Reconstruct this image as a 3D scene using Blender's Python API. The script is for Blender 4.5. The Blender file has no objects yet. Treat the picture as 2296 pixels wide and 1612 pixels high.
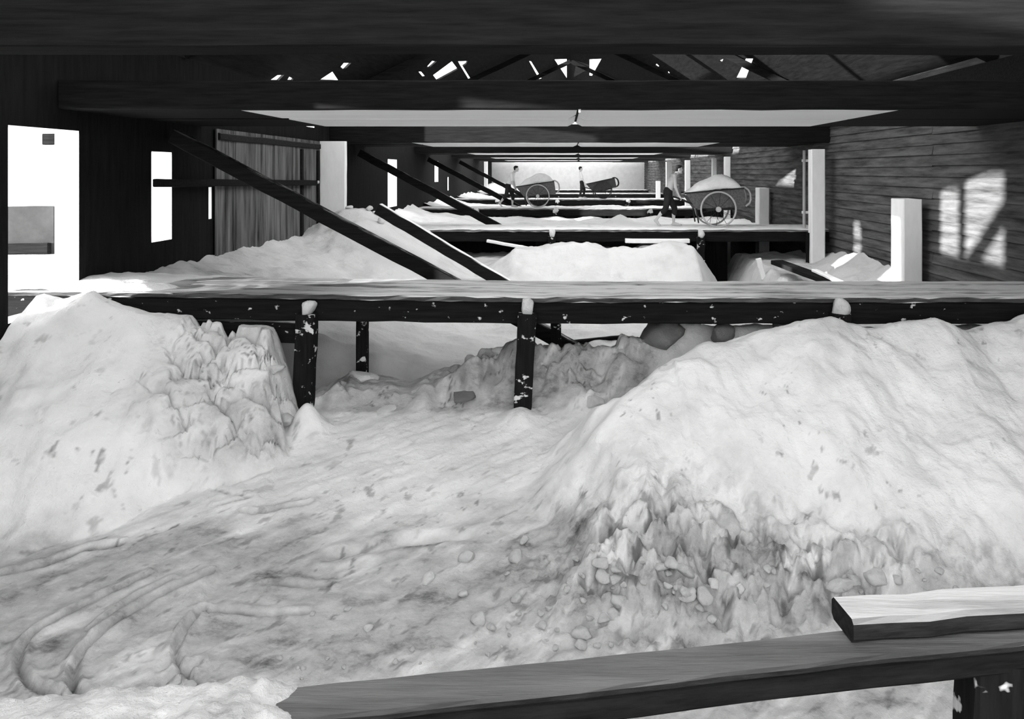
import bpy, bmesh, math, random
import numpy as np
from mathutils import Vector, Matrix, Quaternion
from mathutils.geometry import delaunay_2d_cdt
random.seed(7)
scene = bpy.context.scene
COL = scene.collection

# ------------------------------------------------------------------ camera
# metres; X to the right, Y down the length of the shed, Z up; walkway decks lie at Z = 0
EYE, F, VX, VY = 1.5, 1700.0, 1262.0, 384.0
cam_d = bpy.data.cameras.new('camera')
cam = bpy.data.objects.new('camera', cam_d); COL.objects.link(cam)
cam.location = (0, 0, EYE); cam.rotation_euler = (math.pi/2, 0, 0)
cam_d.sensor_width = 36.0; cam_d.lens = 36.0*F/2296.0
cam_d.shift_x = -(VX-1148.0)/2296.0      # view-camera shift: level camera, horizon high in the frame
cam_d.shift_y = -(806.0-VY)/2296.0
cam_d.clip_end = 400
scene.camera = cam

# ------------------------------------------------------------------ light
w = bpy.data.worlds.new('overcast_sky'); scene.world = w; w.use_nodes = True
bg = w.node_tree.nodes['Background']
bg.inputs[0].default_value = (1, 1, 1, 1); bg.inputs[1].default_value = 2.0
sd = bpy.data.lights.new('sun', 'SUN'); sd.energy = 12.0; sd.angle = math.radians(0.8)
sun = bpy.data.objects.new('sun', sd); COL.objects.link(sun)
SUN_DIR = Vector((0.88, 0.43, -0.100)).normalized()
sun.rotation_euler = SUN_DIR.to_track_quat('-Z', 'Y').to_euler()
sun.location = (-20, -8, 6)
scene.view_settings.view_transform = 'Standard'
scene.view_settings.look = 'None'
scene.view_settings.gamma = 1.0
scene.view_settings.exposure = 1.0
scene.cycles.max_bounces = 8
scene.cycles.diffuse_bounces = 6

# ------------------------------------------------------------------ helpers
def at(x, y, d):
    return Vector(((x-VX)*d/F, d, EYE-(y-VY)*d/F))

def perlin(X, Y, seed=0):
    """2-D gradient noise on arrays, about -1..1."""
    X = np.asarray(X, float); Y = np.asarray(Y, float)
    xi = np.floor(X).astype(np.int64); yi = np.floor(Y).astype(np.int64)
    xf = X-xi; yf = Y-yi
    def grad(ix, iy, dx, dy):
        h = (ix*374761393 + iy*668265263 + seed*982451653) & 0xffffffff
        h = ((h ^ (h >> 13))*1274126177) & 0xffffffff
        h = h ^ (h >> 16)
        a = (h % 1024)/1024.0*2*np.pi
        return np.cos(a)*dx + np.sin(a)*dy
    u = xf*xf*xf*(xf*(xf*6-15)+10); v = yf*yf*yf*(yf*(yf*6-15)+10)
    n00 = grad(xi, yi, xf, yf); n10 = grad(xi+1, yi, xf-1, yf)
    n01 = grad(xi, yi+1, xf, yf-1); n11 = grad(xi+1, yi+1, xf-1, yf-1)
    return ((n00*(1-u)+n10*u)*(1-v) + (n01*(1-u)+n11*u)*v)*1.5

def fbm(X, Y, octaves=4, seed=0, gain=0.5):
    s = 0; a = 1.0; f = 1.0
    for k in range(octaves):
        s = s + a*perlin(X*f, Y*f, seed+k*17); a *= gain; f *= 2.03
    return s

def smax(a, b, k):
    return 0.5*(a+b+np.sqrt((a-b)**2+k*k))
def smin(a, b, k):
    return 0.5*(a+b-np.sqrt((a-b)**2+k*k))
def sstep(e0, e1, x):
    t = np.clip((x-e0)/(e1-e0), 0, 1); return t*t*(3-2*t)

def tag(o, label, cat, group=None, kind=None):
    o['label'] = label; o['category'] = cat
    if group: o['group'] = group
    if kind: o['kind'] = kind
    return o

def empty(name, loc, rot=(0, 0, 0)):
    o = bpy.data.objects.new(name, None); COL.objects.link(o)
    o.location = loc; o.rotation_euler = rot; o.empty_display_size = 0.1
    return o

def obj(name, bm, mat, parent=None, base=None, smooth=False):
    """Link a bmesh as one object.  base: world-space origin subtracted from the vertices."""
    if base is not None:
        bmesh.ops.translate(bm, verts=bm.verts, vec=-Vector(base))
    me = bpy.data.meshes.new(name); bm.normal_update(); bm.to_mesh(me); bm.free()
    if smooth:
        me.polygons.foreach_set('use_smooth', [True]*len(me.polygons))
    for m in (mat if isinstance(mat, (list, tuple)) else [mat]): me.materials.append(m)
    o = bpy.data.objects.new(name, me); COL.objects.link(o)
    if parent is not None: o.parent = parent
    elif base is not None: o.location = base
    return o

def struct(o):
    o['kind'] = 'structure'; return o

def timber_bm(bm, p0, p1, wd, ht, bev=0.012, seg=None, wob=0.006, up=Vector((0, 0, 1)), taper=1.0):
    """A squared timber from p0 to p1 (centre line): chamfered, slightly uneven."""
    p0 = Vector(p0); p1 = Vector(p1); ax = (p1-p0); L = ax.length; ax.normalize()
    sd_ = ax.cross(up)
    if sd_.length < 1e-3: sd_ = ax.cross(Vector((0, 1, 0)))
    sd_.normalize(); u = sd_.cross(ax).normalized()
    n = seg or max(2, int(L/0.35))
    b = min(bev, wd*0.3, ht*0.3)
    prof = [(-wd/2+b, -ht/2), (wd/2-b, -ht/2), (wd/2, -ht/2+b), (wd/2, ht/2-b), (wd/2-b, ht/2), (-wd/2+b, ht/2), (-wd/2, ht/2-b), (-wd/2, -ht/2+b)]
    rings = []
    for i in range(n+1):
        t = i/n; c = p0.lerp(p1, t); k = 1+(taper-1)*t
        dx, dy = random.uniform(-wob, wob), random.uniform(-wob, wob)
        rings.append([bm.verts.new(c + sd_*(a*k+dx+random.uniform(-wob, wob)*.4) + u*(e*k+dy+random.uniform(-wob, wob)*.4)) for a, e in prof])
    for i in range(n):
        for j in range(8):
            bm.faces.new((rings[i][j], rings[i][(j+1) % 8], rings[i+1][(j+1) % 8], rings[i+1][j]))
    bm.faces.new(rings[0][::-1]); bm.faces.new(rings[-1])
    return bm

def timber(p0, p1, wd, ht, **k):
    bm = bmesh.new(); timber_bm(bm, p0, p1, wd, ht, **k)
    bmesh.ops.recalc_face_normals(bm, faces=bm.faces); return bm

def tube_bm(bm, pts, r, n=8, closed=False):
    pts = [Vector(p) for p in pts]; rings = []
    m = len(pts); prev = None
    for i, p in enumerate(pts):
        a = pts[(i-1) % m] if (i > 0 or closed) else p
        b = pts[(i+1) % m] if (i < m-1 or closed) else p
        t = (b-a).normalized()
        if prev is None:
            s = t.orthogonal().normalized()
        else:
            s = (prev - t*prev.dot(t)).normalized()
        prev = s; q = t.cross(s)
        rr = r[i] if isinstance(r, (list, tuple)) else r
        rings.append([bm.verts.new(p + s*(rr*math.cos(2*math.pi*k/n)) + q*(rr*math.sin(2*math.pi*k/n))) for k in range(n)])
    for i in range(m if closed else m-1):
        A, B = rings[i], rings[(i+1) % m]
        if closed and i == m-1:
            best = min(range(n), key=lambda s_: (A[0].co-B[s_].co).length)
            B = B[best:]+B[:best]
        for k in range(n):
            bm.faces.new((A[k], A[(k+1) % n], B[(k+1) % n], B[k]))
    if not closed:
        bm.faces.new(rings[0][::-1]); bm.faces.new(rings[-1])
    bmesh.ops.recalc_face_normals(bm, faces=bm.faces)
    return bm

def grid_mesh(name, xs, ys, Z, mat, attr=None, crack=None):
    ny, nx = Z.shape
    XX, YY = np.meshgrid(xs, ys)
    co = np.stack([XX, YY, Z], -1).reshape(-1, 3)
    idx = np.arange(nx*ny).reshape(ny, nx)
    q = np.stack([idx[:-1, :-1], idx[:-1, 1:], idx[1:, 1:], idx[1:, :-1]], -1).reshape(-1, 4)
    me = bpy.data.meshes.new(name)
    me.vertices.add(len(co)); me.vertices.foreach_set('co', co.ravel())
    me.loops.add(q.size); me.loops.foreach_set('vertex_index', q.ravel().astype(np.int32))
    me.polygons.add(len(q)); me.polygons.foreach_set('loop_start', np.arange(0, q.size, 4, dtype=np.int32))
    me.polygons.foreach_set('use_smooth', np.ones(len(q), bool))
    me.update(); me.validate()
    if attr is not None:
        a = me.attributes.new('soil', 'FLOAT', 'POINT'); a.data.foreach_set('value', attr.ravel().astype(np.float32))
    if crack is not None:
        a = me.attributes.new('crack', 'FLOAT', 'POINT'); a.data.foreach_set('value', crack.ravel().astype(np.float32))
    me.materials.append(mat)
    o = bpy.data.objects.new(name, me); COL.objects.link(o)
    return o

# ------------------------------------------------------------------ materials
def new_mat(name, rough=0.9):
    m = bpy.data.materials.new(name); m.use_nodes = True
    nt = m.node_tree; b = nt.nodes['Principled BSDF']
    b.inputs['Roughness'].default_value = rough
    b.inputs['Specular IOR Level'].default_value = 0.06
    return m, nt, b
def N(nt, t, **kw):
    n = nt.nodes.new(t)
    for k, v in kw.items():
        if k in n.inputs: n.inputs[k].default_value = v
        else: setattr(n, k, v)
    return n
def g(v): return (v, v, v, 1)
def ramp(nt, src, stops):
    r = nt.nodes.new('ShaderNodeValToRGB'); e = r.color_ramp.elements
    while len(e) < len(stops): e.new(0.5)
    for el, (p, v) in zip(e, stops): el.position = p; el.color = g(v)
    nt.links.new(src, r.inputs[0]); return r
def noise(nt, scale, stretch=(1, 1, 1), detail=4, rough=0.6, rot=(0, 0, 0)):
    tc = nt.nodes.new('ShaderNodeTexCoord'); mp = nt.nodes.new('ShaderNodeMapping')
    mp.inputs['Scale'].default_value = stretch; mp.inputs['Rotation'].default_value = rot
    nt.links.new(tc.outputs['Object'], mp.inputs[0])
    n = N(nt, 'ShaderNodeTexNoise', Scale=scale, Detail=detail, Roughness=rough)
    nt.links.new(mp.outputs[0], n.inputs['Vector']); return n
def add_bump(nt, b, src, strength, dist, prev=None):
    bp = N(nt, 'ShaderNodeBump', Strength=strength, Distance=dist)
    nt.links.new(src, bp.inputs['Height'])
    if prev is not None: nt.links.new(prev.outputs[0], bp.inputs['Normal'])
    nt.links.new(bp.outputs[0], b.inputs['Normal']); return bp
def mixc(nt, fac, a, c):
    m = nt.nodes.new('ShaderNodeMix'); m.data_type = 'RGBA'
    if isinstance(fac, float): m.inputs[0].default_value = fac
    else: nt.links.new(fac, m.inputs[0])
    for i, s in ((6, a), (7, c)):
        if isinstance(s, (int, float)): m.inputs[i].default_value = g(s)
        else: nt.links.new(s, m.inputs[i])
    return m.outputs[2]

def wood(name, lo, hi, stretch=(0.6, 9, 9), flecks=None, top_salt=None, scale=3.0, bump=0.4, bare=None):
    """Rough timber: grain stretched along its length, salt flecks, salt lying on upward faces."""
    m, nt, b = new_mat(name)
    n1 = noise(nt, scale, stretch, 6, 0.65)
    c = ramp(nt, n1.outputs[0], [(0.32, lo), (0.68, hi)]).outputs[0]
    if flecks:
        n2 = noise(nt, 9.0, (0.7, 1, 1), 3, 0.6)
        f = ramp(nt, n2.outputs[0], [(1-flecks, 0.0), (1-flecks+0.05, 1.0)]).outputs[0]
        c = mixc(nt, f, c, 0.6)
    if top_salt:
        geo = nt.nodes.new('ShaderNodeNewGeometry'); sx = nt.nodes.new('ShaderNodeSeparateXYZ')
        nt.links.new(geo.outputs['Normal'], sx.inputs[0])
        up = ramp(nt, sx.outputs[2], [(0.55, 0.0), (0.9, 1.0)])
        n3 = noise(nt, 2.2, (0.28, 2.2, 2.2), 6, 0.65)
        cov = ramp(nt, n3.outputs[0], [(top_salt[0], 0.0), (top_salt[1], 1.0)])
        mul = N(nt, 'ShaderNodeMath', operation='MULTIPLY')
        nt.links.new(up.outputs[0], mul.inputs[0]); nt.links.new(cov.outputs[0], mul.inputs[1])
        fac = mul.outputs[0]
        if bare:            # stretch of the boards swept nearly bare
            tc = nt.nodes.new('ShaderNodeTexCoord'); s2 = nt.nodes.new('ShaderNodeSeparateXYZ'); nt.links.new(tc.outputs['Object'], s2.inputs[0])
            mr = nt.nodes.new('ShaderNodeMapRange'); mr.inputs[1].default_value = -8; mr.inputs[2].default_value = 8; nt.links.new(s2.outputs[0], mr.inputs[0])
            rb = ramp(nt, mr.outputs[0], [(bare[0], 1.0), (bare[0]+.05, .30), (bare[1], .35), (bare[1]+.08, 1.0)])
            m2 = N(nt, 'ShaderNodeMath', operation='MULTIPLY'); nt.links.new(fac, m2.inputs[0]); nt.links.new(rb.outputs[0], m2.inputs[1]); fac = m2.outputs[0]
        c = mixc(nt, fac, c, top_salt[2])
    nt.links.new(c, b.inputs['Base Color'])
    add_bump(nt, b, n1.outputs[0], bump, 0.02)
    return m

def salt_mat(name, base=0.84, soil_shade=0.42, fine=0.6, attr=True):
    m, nt, b = new_mat(name, 0.95)
    n1 = noise(nt, 1.3, (1, 1, 1), 8, 0.62)
    c = ramp(nt, n1.outputs[0], [(0.30, base*0.80), (0.5, base*0.97), (0.7, base)]).outputs[0]
    n4 = noise(nt, 11.0, (1, 1, 1), 5, 0.7)
    sp = ramp(nt, n4.outputs[0], [(0.25, 1.0), (0.34, 0.0)]).outputs[0]
    c = mixc(nt, sp, c, soil_shade)
    if attr:
        at_ = nt.nodes.new('ShaderNodeAttribute'); at_.attribute_name = 'soil'
        n5 = noise(nt, 2.2, (0.8, 1.6, 1), 9, 0.72)
        dk = ramp(nt, n5.outputs[0], [(0.30, soil_shade*0.22), (0.45, soil_shade*0.85), (0.70, soil_shade*1.35)]).outputs[0]
        c = mixc(nt, at_.outputs['Fac'], c, dk)
        a2 = nt.nodes.new('ShaderNodeAttribute'); a2.attribute_name = 'crack'
        c = mixc(nt, a2.outputs['Fac'], c, .07)     # crevice shade painted near-black in cracks and pockets, with random dark flecks
    nt.links.new(c, b.inputs['Base Color'])
    bp = add_bump(nt, b, n1.outputs[0], 0.5, 0.12)
    n2 = noise(nt, 9, (1, 1, 1), 8, 0.7); bp = add_bump(nt, b, n2.outputs[0], fine, 0.05, bp)
    n3 = noise(nt, 60, (1, 1, 1), 4, 0.7); add_bump(nt, b, n3.outputs[0], fine*0.6, 0.01, bp)
    return m

M = {}
M['salt'] = salt_mat('white_salt')
M['saltfar'] = salt_mat('white_salt_clean', 0.92, 0.6, 0.3, False)
M['salt2'] = salt_mat('white_salt_of_the_second_heap', 0.60, 0.42)
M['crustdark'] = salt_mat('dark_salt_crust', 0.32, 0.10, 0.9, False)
M['lump'] = salt_mat('salt_crust', 0.86, 0.6, 0.8, False)
M['black'] = wood('tarred_timber', 0.0060, 0.0150)
M['blackf'] = wood('tarred_timber_with_salt_flecks', 0.0060, 0.0140, flecks=0.345)
M['blackv'] = wood('tarred_post_with_salt_flecks', 0.0060, 0.0140, stretch=(9, 9, 0.8), flecks=0.40)
M['deck'] = wood('salty_deck_boards', 0.03, 0.10, top_salt=(0.30, 0.50, 0.86), bare=(.13, .27))
M['deckw'] = wood('salt_covered_deck', 0.08, 0.2, top_salt=(0.10, 0.25, 0.90))
M['brace'] = wood('dark_brace_timber', 0.0070, 0.0160, top_salt=(0.45, 0.62, 0.35))
M['brace2'] = wood('dark_brace_timber_salted', 0.0070, 0.0160, top_salt=(0.2, 0.35, 0.7))
M['plank'] = wood('weathered_plank', 0.010, 0.03, top_salt=(0.15, 0.60, 0.14), scale=4, bump=0.6)
M['plank2'] = wood('salt_dusted_plank', 0.010, 0.03, top_salt=(0.15, 0.50, 0.50), scale=4, bump=0.6)
M['soffit'] = wood('pale_soffit_board', 0.84, 0.93, stretch=(0.25, 2, 2), scale=2, bump=0.2)  # pale tone carries the light bounced up from the salt
M['white'] = wood('whitewashed_timber', 0.80, 0.88, stretch=(2, 2, 0.6), bump=0.15)
M['whiteplaster'] = wood('whitewash', 0.72, 0.84, stretch=(1, 1, 1), bump=0.15)
M['wallblack'] = wood('tarred_wall_boards', 0.0060, 0.0130, stretch=(4, 4, 0.5))
M['door'] = wood('streaked_door_boards', 0.015, 0.17, stretch=(3.5, 3.5, 0.3), scale=1.6)
M['wallboards'] = wood('grey_wall_boards', 0.035, 0.14, stretch=(6, 0.55, 6), scale=1.5)
M['roof'] = wood('dark_roof_boards', 0.0050, 0.0150, stretch=(4, 0.6, 4))
M['cart'] = wood('grey_cart_sides', 0.08, 0.16, stretch=(3, 3, 3), scale=8)
M['cartdark'] = wood('dark_cart_sides', 0.03, 0.06, stretch=(3, 3, 3), scale=8)
M['rim'] = wood('worn_steel', 0.38, 0.5, stretch=(1, 1, 1), bump=0.05)
M['iron'] = wood('dark_iron', 0.02, 0.04, stretch=(1, 1, 1), bump=0.05)
M['skin'] = wood('skin', 0.50, 0.58, stretch=(1, 1, 1), bump=0.0)
M['hair'] = wood('dark_hair', 0.015, 0.03, stretch=(4, 4, 1), scale=12)
M['trousers'] = wood('dark_cloth', 0.018, 0.035, stretch=(2, 2, 1))
M['shirt'] = wood('white_cloth', 0.72, 0.8, stretch=(1, 1, 1), bump=0.1)
M['dirt'] = wood('dark_earth', 0.05, 0.14, stretch=(1, 1, 1), scale=4)
M['grey'] = wood('grey_render', 0.38, 0.5, stretch=(1, 1, 1))

# ------------------------------------------------------------------ layout
XL, XR = -6.0, 6.9            # inner faces of the side walls
DK = [9.0, 19.5, 30.7, 40.8, 51.0, 61.0]     # front edges of the cross walkways
DW = [1.35, 1.9, 1.9, 1.9, 1.9, 1.9]
RX, RZ, RS = 0.35, 6.5, 0.474 # roof ridge and slope
YEND = 64.0

def cdt_faces(outer, holes):
    verts = []; faces = []
    for loop in [outer]+holes:
        k = len(verts); verts += [Vector(p) for p in loop]; faces.append(list(range(k, k+len(loop))))
    v, e, f, _, _, of = delaunay_2d_cdt(verts, [], faces, 0, 1e-5)
    out = []
    for poly, src in zip(f, of):
        if src == [0] or list(src) == [0]: out.append(poly)
    return v, out

# ------------------------------------------------------------------ floor, ground
bm = bmesh.new()
for c in [(-6.3, -8, -3.2), (7.2, -8, -3.2), (7.2, 66, -3.2), (-6.3, 66, -3.2)]: bm.verts.new(c)
bm.faces.new(bm.verts); struct(obj('floor', bm, M['dirt']))
bm = bmesh.new()
for x0, x1, y0, y1 in [(-90, -6.3, -60, 120), (7.2, 90, -60, 120), (-6.3, 7.2, 66, 120), (-6.3, 7.2, -60, -8)]:
    bm.faces.new([bm.verts.new(c) for c in [(x0, y0, -0.25), (x1, y0, -0.25), (x1, y1, -0.25), (x0, y1, -0.25)]])
struct(obj('ground', bm, M['saltfar']))

# ------------------------------------------------------------------ left wall
def rect(a, b, c, d): return [(a, c), (b, c), (b, d), (a, d)]
holes = [rect(5.4, 6.65, 1.5, 2.95), rect(6.75, 7.5, 1.5, 2.68), rect(8.2, 9.4, -0.15, 2.0), rect(11.06, 11.63, 0.46, 1.79),
         rect(12.84, 12.95, 0.69, 1.23), rect(16.0, 18.3, 2.55, 3.24), rect(26.0, 27.4, 0.25, 1.92), rect(35.5, 36.5, 1.0, 1.98), rect(39.5, 39.8, .5, 1.2)]
v, fs = cdt_faces(rect(-8, YEND, -3.2, 3.3), holes)
bm = bmesh.new(); vs = [bm.verts.new((XL, p.x, p.y)) for p in v]
for f in fs: bm.faces.new([vs[i] for i in f])
bmesh.ops.recalc_face_normals(bm, faces=bm.faces)
if sum(f.normal.x for f in bm.faces) < 0: bmesh.ops.reverse_faces(bm, faces=bm.faces)
wl = struct(obj('wall_left', bm, [M['wallblack'], M['whiteplaster']]))
so = wl.modifiers.new('thickness', 'SOLIDIFY'); so.thickness = 0.3; so.offset = -1; so.material_offset_rim = 1
# ------------------------------------------------------------------ right wall: lapped horizontal boards
bm = bmesh.new(); z = -3.2
while z < 3.3:
    h = 0.2; lap = 0.02
    for y0, y1 in ((-8, 4.1), (4.1, 14.1), (14.1, 24.7), (24.7, 35), (35, 46), (46, 64)):
        dz = random.uniform(-.012, .012); dx = random.uniform(0, .012)
        a = [bm.verts.new(c) for c in [(XR-.03-dx, y0, z+dz), (XR-.03-dx, y1-.004, z+dz), (XR-.002, y1-.004, z+h+dz), (XR-.002, y0, z+h+dz)]]
        b_ = [bm.verts.new(c) for c in [(XR-.002, y0, z+dz), (XR-.002, y1-.004, z+dz)]]
        bm.faces.new(a[::-1]); bm.faces.new((a[0], a[1], b_[1], b_[0]))
    z += h
back = [bm.verts.new(c) for c in [(XR, -8, -3.2), (XR, 64, -3.2), (XR, 64, 3.3), (XR, -8, 3.3)]]
bk2 = [bm.verts.new(c) for c in [(XR+.2, -8, -3.2), (XR+.2, 64, -3.2), (XR+.2, 64, 3.3), (XR+.2, -8, 3.3)]]
bm.faces.new(back[::-1]); bm.faces.new(bk2)
for i in range(4): bm.faces.new((back[i], back[(i+1) % 4], bk2[(i+1) % 4], bk2[i]))
struct(obj('wall_right', bm, M['wallboards']))
# ------------------------------------------------------------------ end wall with its gable
bm = bmesh.new()
pts = [(XL-.3, YEND, -3.2), (XR+.2, YEND, -3.2), (XR+.2, YEND, 3.3), (RX, YEND, 6.5), (XL-.3, YEND, 3.3)]
f0 = bm.faces.new([bm.verts.new(p) for p in pts])
r = bmesh.ops.extrude_face_region(bm, geom=[f0])
bmesh.ops.translate(bm, verts=[e for e in r['geom'] if isinstance(e, bmesh.types.BMVert)], vec=(0, .25, 0))
bmesh.ops.recalc_face_normals(bm, faces=bm.faces)
struct(obj('wall_far', bm, M['whiteplaster']))

# ------------------------------------------------------------------ roof with missing boards, plus unseen openings added for light
def roofz(x): return RZ-RS*abs(x-RX)
def on_roof(px, py):
    sx, sz = (px-VX)/F, (VY-py)/F
    # EYE + sz d = RZ - RS |sx d - RX|
    for s in (1, -1):
        d = (RZ-EYE+s*RS*RX)/(sz+s*RS*sx)
        X = sx*d
        if d > 0 and s*(X-RX) >= 0: return (X, d)
A6 = lambda p: (p[0]/2.251+380, p[1]/2.251)
A7 = lambda p: (p[0]/2.251+1276, p[1]/2.251)
gaps = [[(497, 413), (545, 380), (580, 378), (545, 413)], [(750, 409), (822, 362), (856, 413)], [(862, 340), (880, 318), (918, 318), (880, 356)],
        [(590, 412), (605, 388), (625, 398), (618, 412)],
        [(1297, 340), (1325, 308), (1350, 310), (1310, 344)], [(1330, 380), (1425, 310), (1455, 350), (1350, 407)],
        [(1457, 310), (1505, 308), (1497, 325), (1480, 335), (1522, 402), (1512, 404), (1470, 335)], [(1255, 362), (1270, 362), (1293, 390), (1280, 392)],
        [(1815, 308), (1825, 310), (1880, 400), (1868, 403)], [(1943, 300), (2007, 298), (2007, 397)], [(2118, 300), (2180, 297), (2130, 387), (2118, 385)]]
gpx = [[A6(p) for p in L] for L in gaps]
gpx += [[A7(p) for p in L] for L in [[(843, 399), (893, 296), (928, 296), (890, 399)], [(434, 332), (442, 322), (456, 335), (448, 342)], [(494, 365), (502, 361), (509, 370), (502, 376)], [(752, 310), (778, 298), (768, 318)]]]
gw = [[on_roof(*p) for p in L] for L in gpx]
for side in (-1, 1):
    xe = XL-.5 if side < 0 else XR+.4
    outer = rect(min(RX, xe), max(RX, xe), .4, YEND+.4)
    hs = [L for L in gw if all(p and side*(p[0]-RX) > 0 for p in L)]
    for y0, y1, hw in ((.8, 8, 1.1), (8.4, 15.5, 4.0), (16, 19.4, 3.6), (19.8, 22.6, 2.6)):   # unseen ridge openings added to let in light
        hs.append(rect(*sorted((RX+side*.12, RX+side*hw)), y0, y1))
    y0 = 20.5
    while y0 < 61:          # more openings added for light down the far slopes
        y1 = min(y0+2.9, 63.4); inner = max(.15, 10.5-.243*y0+.35); outer_ = abs(xe-RX)-.8
        if inner < outer_-.2: hs.append(rect(*sorted((RX+side*inner, RX+side*outer_)), y0, y1))
        y0 += 3.05
    v, fs = cdt_faces(outer, hs)
    bm = bmesh.new(); vs = [bm.verts.new((p.x, p.y, roofz(p.x))) for p in v]
    for f in fs: bm.faces.new([vs[i] for i in f])
    bmesh.ops.recalc_face_normals(bm, faces=bm.faces)
    if sum(f.normal.z for f in bm.faces) > 0: bmesh.ops.reverse_faces(bm, faces=bm.faces)
    o = struct(obj('ceiling', bm, M['roof']))
    so = o.modifiers.new('thickness', 'SOLIDIFY'); so.thickness = 0.05; so.offset = -1

tag(obj('wall_plate', timber((XR-.13, -3, 2.95), (XR-.13, YEND-.1, 2.95), .16, .56, seg=40), M['black'], base=(XR-.13, 20, 2.95)), 'long dark timber along the top of the right wall', 'beam')  # added black strip that darkens the too-bright wall top
# rafters under the roof, one pair for each truss
for i, y in enumerate([4.45, 12.0, 19.7, 26.5, 33.5, 41.0, 51.2]):
    for side in (-1, 1):
        xe = XL+.02 if side < 0 else XR-.05
        a = Vector((xe, y, roofz(xe)-.14)); b = Vector((RX+side*.02, y, RZ-.15))
        o = obj('rafter', timber(a, b, .12, .18, up=Vector((0, 0, 1))), M['black'], base=a)
        tag(o, 'dark roof rafter sloping up to the ridge, mostly hidden behind the overhead beams', 'rafter', 'dark roof rafters')

# ------------------------------------------------------------------ tie beam nearest the camera
b0 = Vector((0.45, 4.45, 2.36))
o = obj('tie_beam', timber((XL+.01, 4.45, 2.36), (XR-.05, 4.45, 2.36), .30, .31, seg=20), M['black'], base=b0)
tag(o, 'nearest overhead black tie beam filling the top edge of the photo', 'beam')

# overhead platforms: dark front beam, board underside coloured pale where lit, black at its ends
plat_lab = ['nearest overhead platform, wide pale board underside with a butt joint in the middle',
            'overhead platform second from the front, thin pale underside under a black face',
            'overhead platform third from the front, above the cart pushed by the bare-chested man',
            'overhead platform fourth from the front, a thin pale line above the white cart man',
            'overhead platform fifth from the front, a hairline high above the emptied cart',
            'overhead platform at the far end against the whitewashed end wall']
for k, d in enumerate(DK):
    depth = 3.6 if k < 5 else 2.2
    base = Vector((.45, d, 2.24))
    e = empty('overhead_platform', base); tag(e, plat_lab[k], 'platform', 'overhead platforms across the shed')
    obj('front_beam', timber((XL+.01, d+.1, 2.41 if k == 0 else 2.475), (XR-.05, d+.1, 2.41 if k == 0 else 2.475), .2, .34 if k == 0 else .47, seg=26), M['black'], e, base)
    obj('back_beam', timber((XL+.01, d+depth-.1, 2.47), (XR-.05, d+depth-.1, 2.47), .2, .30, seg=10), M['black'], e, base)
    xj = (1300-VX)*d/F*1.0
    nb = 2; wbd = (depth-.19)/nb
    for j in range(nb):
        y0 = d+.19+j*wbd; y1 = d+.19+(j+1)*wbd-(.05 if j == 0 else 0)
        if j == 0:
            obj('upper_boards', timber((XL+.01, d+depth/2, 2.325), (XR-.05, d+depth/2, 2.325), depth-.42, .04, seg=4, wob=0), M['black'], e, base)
        for xa, xb, pale in ((XL+.01, -3.95, 0), (-3.94, xj-.018, 1), (xj+.018, 4.1, 1), (4.11, XR-.05, 0)):  # pale middle, black ends: the outward fading of light put into colour
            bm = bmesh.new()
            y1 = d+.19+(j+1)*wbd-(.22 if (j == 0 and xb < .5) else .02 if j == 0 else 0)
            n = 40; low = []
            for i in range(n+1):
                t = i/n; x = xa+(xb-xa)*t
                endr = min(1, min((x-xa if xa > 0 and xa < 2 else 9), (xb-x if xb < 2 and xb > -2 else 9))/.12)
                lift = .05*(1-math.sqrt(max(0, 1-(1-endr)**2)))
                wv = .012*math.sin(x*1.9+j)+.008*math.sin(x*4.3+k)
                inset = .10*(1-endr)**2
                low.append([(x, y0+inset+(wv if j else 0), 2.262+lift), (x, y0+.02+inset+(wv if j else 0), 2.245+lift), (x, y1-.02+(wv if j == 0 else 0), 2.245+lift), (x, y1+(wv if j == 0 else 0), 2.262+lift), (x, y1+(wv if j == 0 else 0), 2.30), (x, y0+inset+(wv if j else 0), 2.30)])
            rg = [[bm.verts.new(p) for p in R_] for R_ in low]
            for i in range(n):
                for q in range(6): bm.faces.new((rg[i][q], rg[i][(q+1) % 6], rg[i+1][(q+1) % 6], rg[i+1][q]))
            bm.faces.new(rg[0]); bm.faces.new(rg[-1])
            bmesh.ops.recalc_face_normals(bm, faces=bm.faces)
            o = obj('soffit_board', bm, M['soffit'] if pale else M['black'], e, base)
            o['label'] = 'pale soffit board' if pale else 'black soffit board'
    if k == 0: 
        bm = bmesh.new(); timber_bm(bm, (xj, d+.05, 2.20), (xj, d+.05, 2.30), .03, .03, seg=1, bev=.004, wob=0)
        o = obj('bolt', bm, M['rim'], e, base); o['label'] = 'pale bolt in the joint between soffit boards'

# ------------------------------------------------------------------ cross walkways on posts
lump_meshes = []
def make_lump_mesh(i, mat, squash=0.8):
    bm = bmesh.new(); bmesh.ops.create_icosphere(bm, subdivisions=3, radius=1)
    rnd = random.Random(100+i)
    planes = [(Vector((rnd.gauss(0, 1), rnd.gauss(0, 1), rnd.gauss(0, 1))).normalized(), rnd.uniform(.42, .85)) for _ in range(11)]
    for v in bm.verts:
        p = v.co.normalized(); r = 1.0
        for n_, dd in planes:
            c = p.dot(n_)
            if c > 1e-3: r = min(r, dd/c)
        v.co = p*r*(1+.05*math.sin(p.x*9+i)*math.sin(p.y*8+i*2)*math.sin(p.z*7))
        v.co.z *= squash
    me = bpy.data.meshes.new('salt_lump'); bm.to_mesh(me); bm.free()
    me.polygons.foreach_set('use_smooth', [True]*len(me.polygons)); me.materials.append(mat)
    return me
for i in range(8): lump_meshes.append(make_lump_mesh(i, M['lump'], .75))
white_lumps = [make_lump_mesh(20+i, M['salt'], .9) for i in range(5)]
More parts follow.
